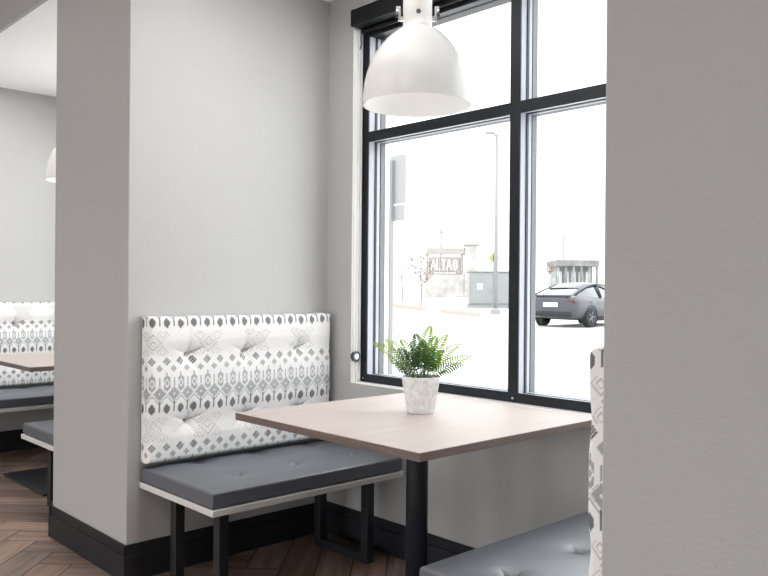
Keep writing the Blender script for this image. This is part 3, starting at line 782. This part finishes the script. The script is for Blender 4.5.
# parked car: x forward, origin on the ground under the middle of the rear axle
def make_car(loc, heading):
    t = thing('car', 'black parked sedan seen from behind through the right pane', 'car', loc, heading)
    # stations: x, z_low, z_sill, z_belt(shoulder), z_top, half widths low/mid/belt/top
    st = [(-.98, .50, .60, .86, .90, .60, .66, .62, .40), (-.93, .36, .55, .92, .985, .74, .82, .76, .60), (-.78, .30, .52, .95, 1.035, .80, .90, .82, .66),
          (-.45, .26, .50, .95, 1.06, .82, .925, .85, .66), (.0, .24, .50, .94, 1.04, .83, .935, .86, .66), (.7, .22, .50, .92, .98, .82, .925, .86, .70),
          (1.5, .22, .48, .90, .95, .82, .92, .85, .70), (2.3, .22, .48, .88, .94, .82, .92, .84, .68), (2.9, .24, .48, .85, .92, .82, .925, .82, .62),
          (3.35, .26, .48, .78, .84, .80, .90, .76, .55), (3.65, .30, .46, .66, .72, .74, .80, .66, .45), (3.78, .38, .46, .56, .60, .60, .62, .54, .36)]
    bm = NB(); rings = []
    for x, zl, zs, zb, zt, wl, wm, wb, wt in st:
        half = [(wl*.85, zl), (wl, zl+.04), (wm, zs), (wm*.995, (zs+zb)/2), (wb, zb), (wt, zt)]
        pts = [(y, z) for y, z in half] + [(-y, z) for y, z in half[::-1]]
        rings.append([bm.verts.new((x, y, z)) for y, z in pts])
    for a, b in zip(rings, rings[1:]):
        for i in range(len(a)): bm.faces.new((a[i], a[(i+1) % len(a)], b[(i+1) % len(b)], b[i]))
    bm.faces.new(rings[0]); bm.faces.new(rings[-1])
    body = obj('body', bm, M['carpaint'], t, True)
    sub = body.modifiers.new('smooth', 'SUBSURF'); sub.levels = 2; sub.render_levels = 2
    # roof and cabin glass
    cs = [(-.62, 1.03, .64, 1.05, .60), (-.15, 1.02, .70, 1.26, .56), (.35, 1.0, .74, 1.39, .54), (.95, .97, .76, 1.44, .54), (1.5, .95, .77, 1.40, .55), (2.0, .94, .76, 1.22, .58), (2.55, .93, .70, .95, .62)]
    def cabin(i0, i1, scale, roof):
        bm = NB(); rr = []
        for x, zb, wb, zt, wt in cs:
            if roof: pts = [(wt*1.03, zt-.06), (wt*.9, zt+.005), (0, zt+.02), (-wt*.9, zt+.005), (-wt*1.03, zt-.06)]
            else: pts = [(wb, zb-.05), (wt+.01, zt-.05), (wt*.85, zt-.008), (-wt*.85, zt-.008), (-wt-.01, zt-.05), (-wb, zb-.05)]
            rr.append([bm.verts.new((x, y, z)) for y, z in pts])
        rr = rr[i0:i1]
        for a, b in zip(rr, rr[1:]):
            for i in range(len(a)-1): bm.faces.new((a[i], a[i+1], b[i+1], b[i]))
        for v in [v for v in bm.verts if not v.link_faces]: bm.verts.remove(v)
        return bm
    g = obj('cabin_glass', cabin(0, 7, 1, False), M['carglass'], t, True)
    rf = obj('roof', cabin(1, 6, 1, True), M['carpaint'], t, True)
    for sy in (-1, 1):
        bm = NB()
        tube(bm, [(-.75, sy*.70, 1.05), (-.15, sy*.645, 1.235), (.35, sy*.60, 1.36), (.95, sy*.575, 1.41), (1.5, sy*.585, 1.375), (2.0, sy*.63, 1.19), (2.5, sy*.70, .95)], .026, 6)
        tube(bm, [(.95, sy*.775, .96), (.97, sy*.585, 1.40)], .03, 6)
        obj('window_pillar', bm, M['carpaint'], t, True)
        bm = NB(); bmesh.ops.create_uvsphere(bm, u_segments=12, v_segments=8, radius=.1); bmesh.ops.scale(bm, vec=(.6, 1.0, .65), verts=bm.verts[:]); bmesh.ops.translate(bm, vec=(1.95, sy*.93, .99), verts=bm.verts[:])
        obj('mirror', bm, M['carpaint'], t, True)
        bm = NB(); box(bm, -.02, .14, sy*.942-.012, sy*.942+.012, .80, .83); box(bm, .98, 1.14, sy*.935-.012, sy*.935+.012, .79, .82); obj('door_handle', bm, M['rim'], t)
        bm = NB(); box(bm, -.965, -.74, min(sy*.50, sy*.84), max(sy*.50, sy*.84), .82, .90, .02, 2); obj('tail_lamp', bm, M['tail'], t)
        for wx in (0, 2.82):
            bm = NB(); prof = [(.20, -.11), (.31, -.11), (.335, -.07), (.335, .07), (.31, .11), (.20, .11)]
            lathe(bm, prof, 36, cap=False)
            bmesh.ops.rotate(bm, cent=(0, 0, 0), matrix=Matrix.Rotation(PI/2, 3, 'X'), verts=bm.verts[:]); bmesh.ops.translate(bm, vec=(wx, sy*.83, .335), verts=bm.verts[:])
            w = obj('wheel', bm, M['tyre'], t, True)
            bm = NB(); lathe(bm, [(.225, .10), (.215, .085), (.20, .06)], 32, cap=False); lathe(bm, [(.05, .09), (.04, .105), (.001, .108)], 16, cap=False)
            for k in range(5):
                a = 2*PI*k/5
                for off in (-.13, .13):
                    p0 = Vector((math.cos(a)*.03, math.sin(a)*.03, .09)); p1 = Vector((math.cos(a+off)*.215, math.sin(a+off)*.215, .085)); tube(bm, [p0, p1], .016, 5)
            bmesh.ops.rotate(bm, cent=(0, 0, 0), matrix=Matrix.Rotation(-sy*PI/2, 3, 'X'), verts=bm.verts[:]); bmesh.ops.translate(bm, vec=(wx, sy*.84, .335), verts=bm.verts[:])
            obj('alloy_rim', bm, M['rim'], w, True)
            bm = NB(); lathe(bm, [(.365, -.02), (.38, .0), (.365, .02)], 36, cap=False); lathe(bm, [(.36, -.005), (.001, -.005)], 36, cap=False)
            bmesh.ops.rotate(bm, cent=(0, 0, 0), matrix=Matrix.Rotation(PI/2, 3, 'X'), verts=bm.verts[:]); bmesh.ops.translate(bm, vec=(wx, sy*.925, .345), verts=bm.verts[:])
            obj('wheel_arch', bm, M['tyre'], t, True)
    obj('number_plate', box(NB(), -1.01, -.985, -.26, .26, .66, .80), M['notice'], t)
    obj('rear_bumper', box(NB(), -1.00, -.80, -.72, .72, .36, .52, .05, 3), M['tyre'], t, True)
    bm = NB(); box(bm, -.94, -.66, -.60, .60, .985, 1.045, .02, 2); obj('boot_spoiler', bm, M['carpaint'], t, True)
    obj('side_skirt', box(NB(), .42, 2.4, -.88, .88, .20, .30, .03, 2), M['tyre'], t)
    return t
hd = math.atan2(Fv.y, Fv.x) - math.radians(42)
rw = S(6.60, 25.6, -.02)       # right rear wheel on the ground
axle = rw + Vector((-math.sin(hd), math.cos(hd), 0))*.83
make_car(axle, hd)

# ------------------------------------------------------------------ light
w = bpy.data.worlds.new('overcast_sky'); sc.world = w; w.use_nodes = True
nt = w.node_tree; bg = nt.nodes['Background']
tc = nt.nodes.new('ShaderNodeTexCoord'); n = nt.nodes.new('ShaderNodeTexNoise'); n.inputs['Scale'].default_value = 2.5; n.inputs['Detail'].default_value = 5
r = nt.nodes.new('ShaderNodeValToRGB'); r.color_ramp.elements[0].color = (0.93, 0.96, 1, 1); r.color_ramp.elements[1].color = (1, 1, 1, 1)
nt.links.new(tc.outputs['Generated'], n.inputs['Vector']); nt.links.new(n.outputs['Fac'], r.inputs['Fac']); nt.links.new(r.outputs['Color'], bg.inputs['Color'])
bg.inputs['Strength'].default_value = 7.1

def area(name, loc, sx, sy, power, col=(1, .985, .97), rot=(0, 0, 0)):
    l = bpy.data.lights.new(name, 'AREA'); l.shape = 'RECTANGLE'; l.size = sx; l.size_y = sy; l.energy = power; l.color = col
    o = bpy.data.objects.new(name, l); COL.objects.link(o); o.location = loc; o.rotation_euler = rot
    return o
for i, (x, y) in enumerate(((-.9, -1.5), (-.9, .9), (-.9, 3.3), (-.9, 5.2))):
    area('aisle_ceiling_light', (x, y, HA-.02), 1.2, 1.2, 18)
for y in (1.98, 1.98+PITCH_Y):
    area('booth_ceiling_light', (1.62, y, HB-.01), .5, 1.3, 22)
    l = bpy.data.lights.new('pendant_bulb_light', 'POINT'); l.energy = 3.0; l.color = (1, .97, .94); l.shadow_soft_size = .03
    o = bpy.data.objects.new('pendant_bulb_light', l); COL.objects.link(o); o.location = (2.01, y, 1.874+.10)

def portal(loc, sx, sy, rz):
    o = area('sky_portal', loc, sx, sy, 1, rot=(PI/2, 0, rz)); o.data.cycles.is_portal = True
for dy in (0, PITCH_Y): portal((2.72, 1.979+dy, 1.64), 1.82, 1.79, PI/2)
for a, b in AW: portal((AX-.19, (a+b)/2, (AS+AH)/2), b-a, AH-AS, -PI/2)
# ------------------------------------------------------------------ camera
f, yaw, pitch, roll = 795.83, math.radians(46.9325), math.radians(-.0109), math.radians(.4885)
F = Vector((math.cos(yaw)*math.cos(pitch), math.sin(yaw)*math.cos(pitch), math.sin(pitch)))
R = Vector((math.sin(yaw), -math.cos(yaw), 0)); U = R.cross(F)
R2 = R*math.cos(roll) + U*math.sin(roll); U2 = U*math.cos(roll) - R*math.sin(roll)
cam = bpy.data.cameras.new('camera'); co = bpy.data.objects.new('camera', cam); COL.objects.link(co)
m3 = Matrix((R2, U2, -F)).transposed()
co.matrix_world = Matrix.Translation((0, 0, CAM_Z)) @ m3.to_4x4()
cam.sensor_width = 36; cam.sensor_fit = 'HORIZONTAL'; cam.lens = f*36/768; cam.clip_start = .02; cam.clip_end = 500
sc.camera = co
sc.view_settings.view_transform = 'Standard'; sc.view_settings.look = 'None'; sc.view_settings.gamma = 1
sc.view_settings.use_curve_mapping = False; sc.view_settings.exposure = 0.0
sc.cycles.max_bounces = 10; sc.cycles.diffuse_bounces = 6; sc.cycles.transparent_max_bounces = 12
sc.cycles.use_denoising = True
sc.cycles.sample_clamp_direct = 2.0
sc.cycles.caustics_reflective = False; sc.cycles.caustics_refractive = False
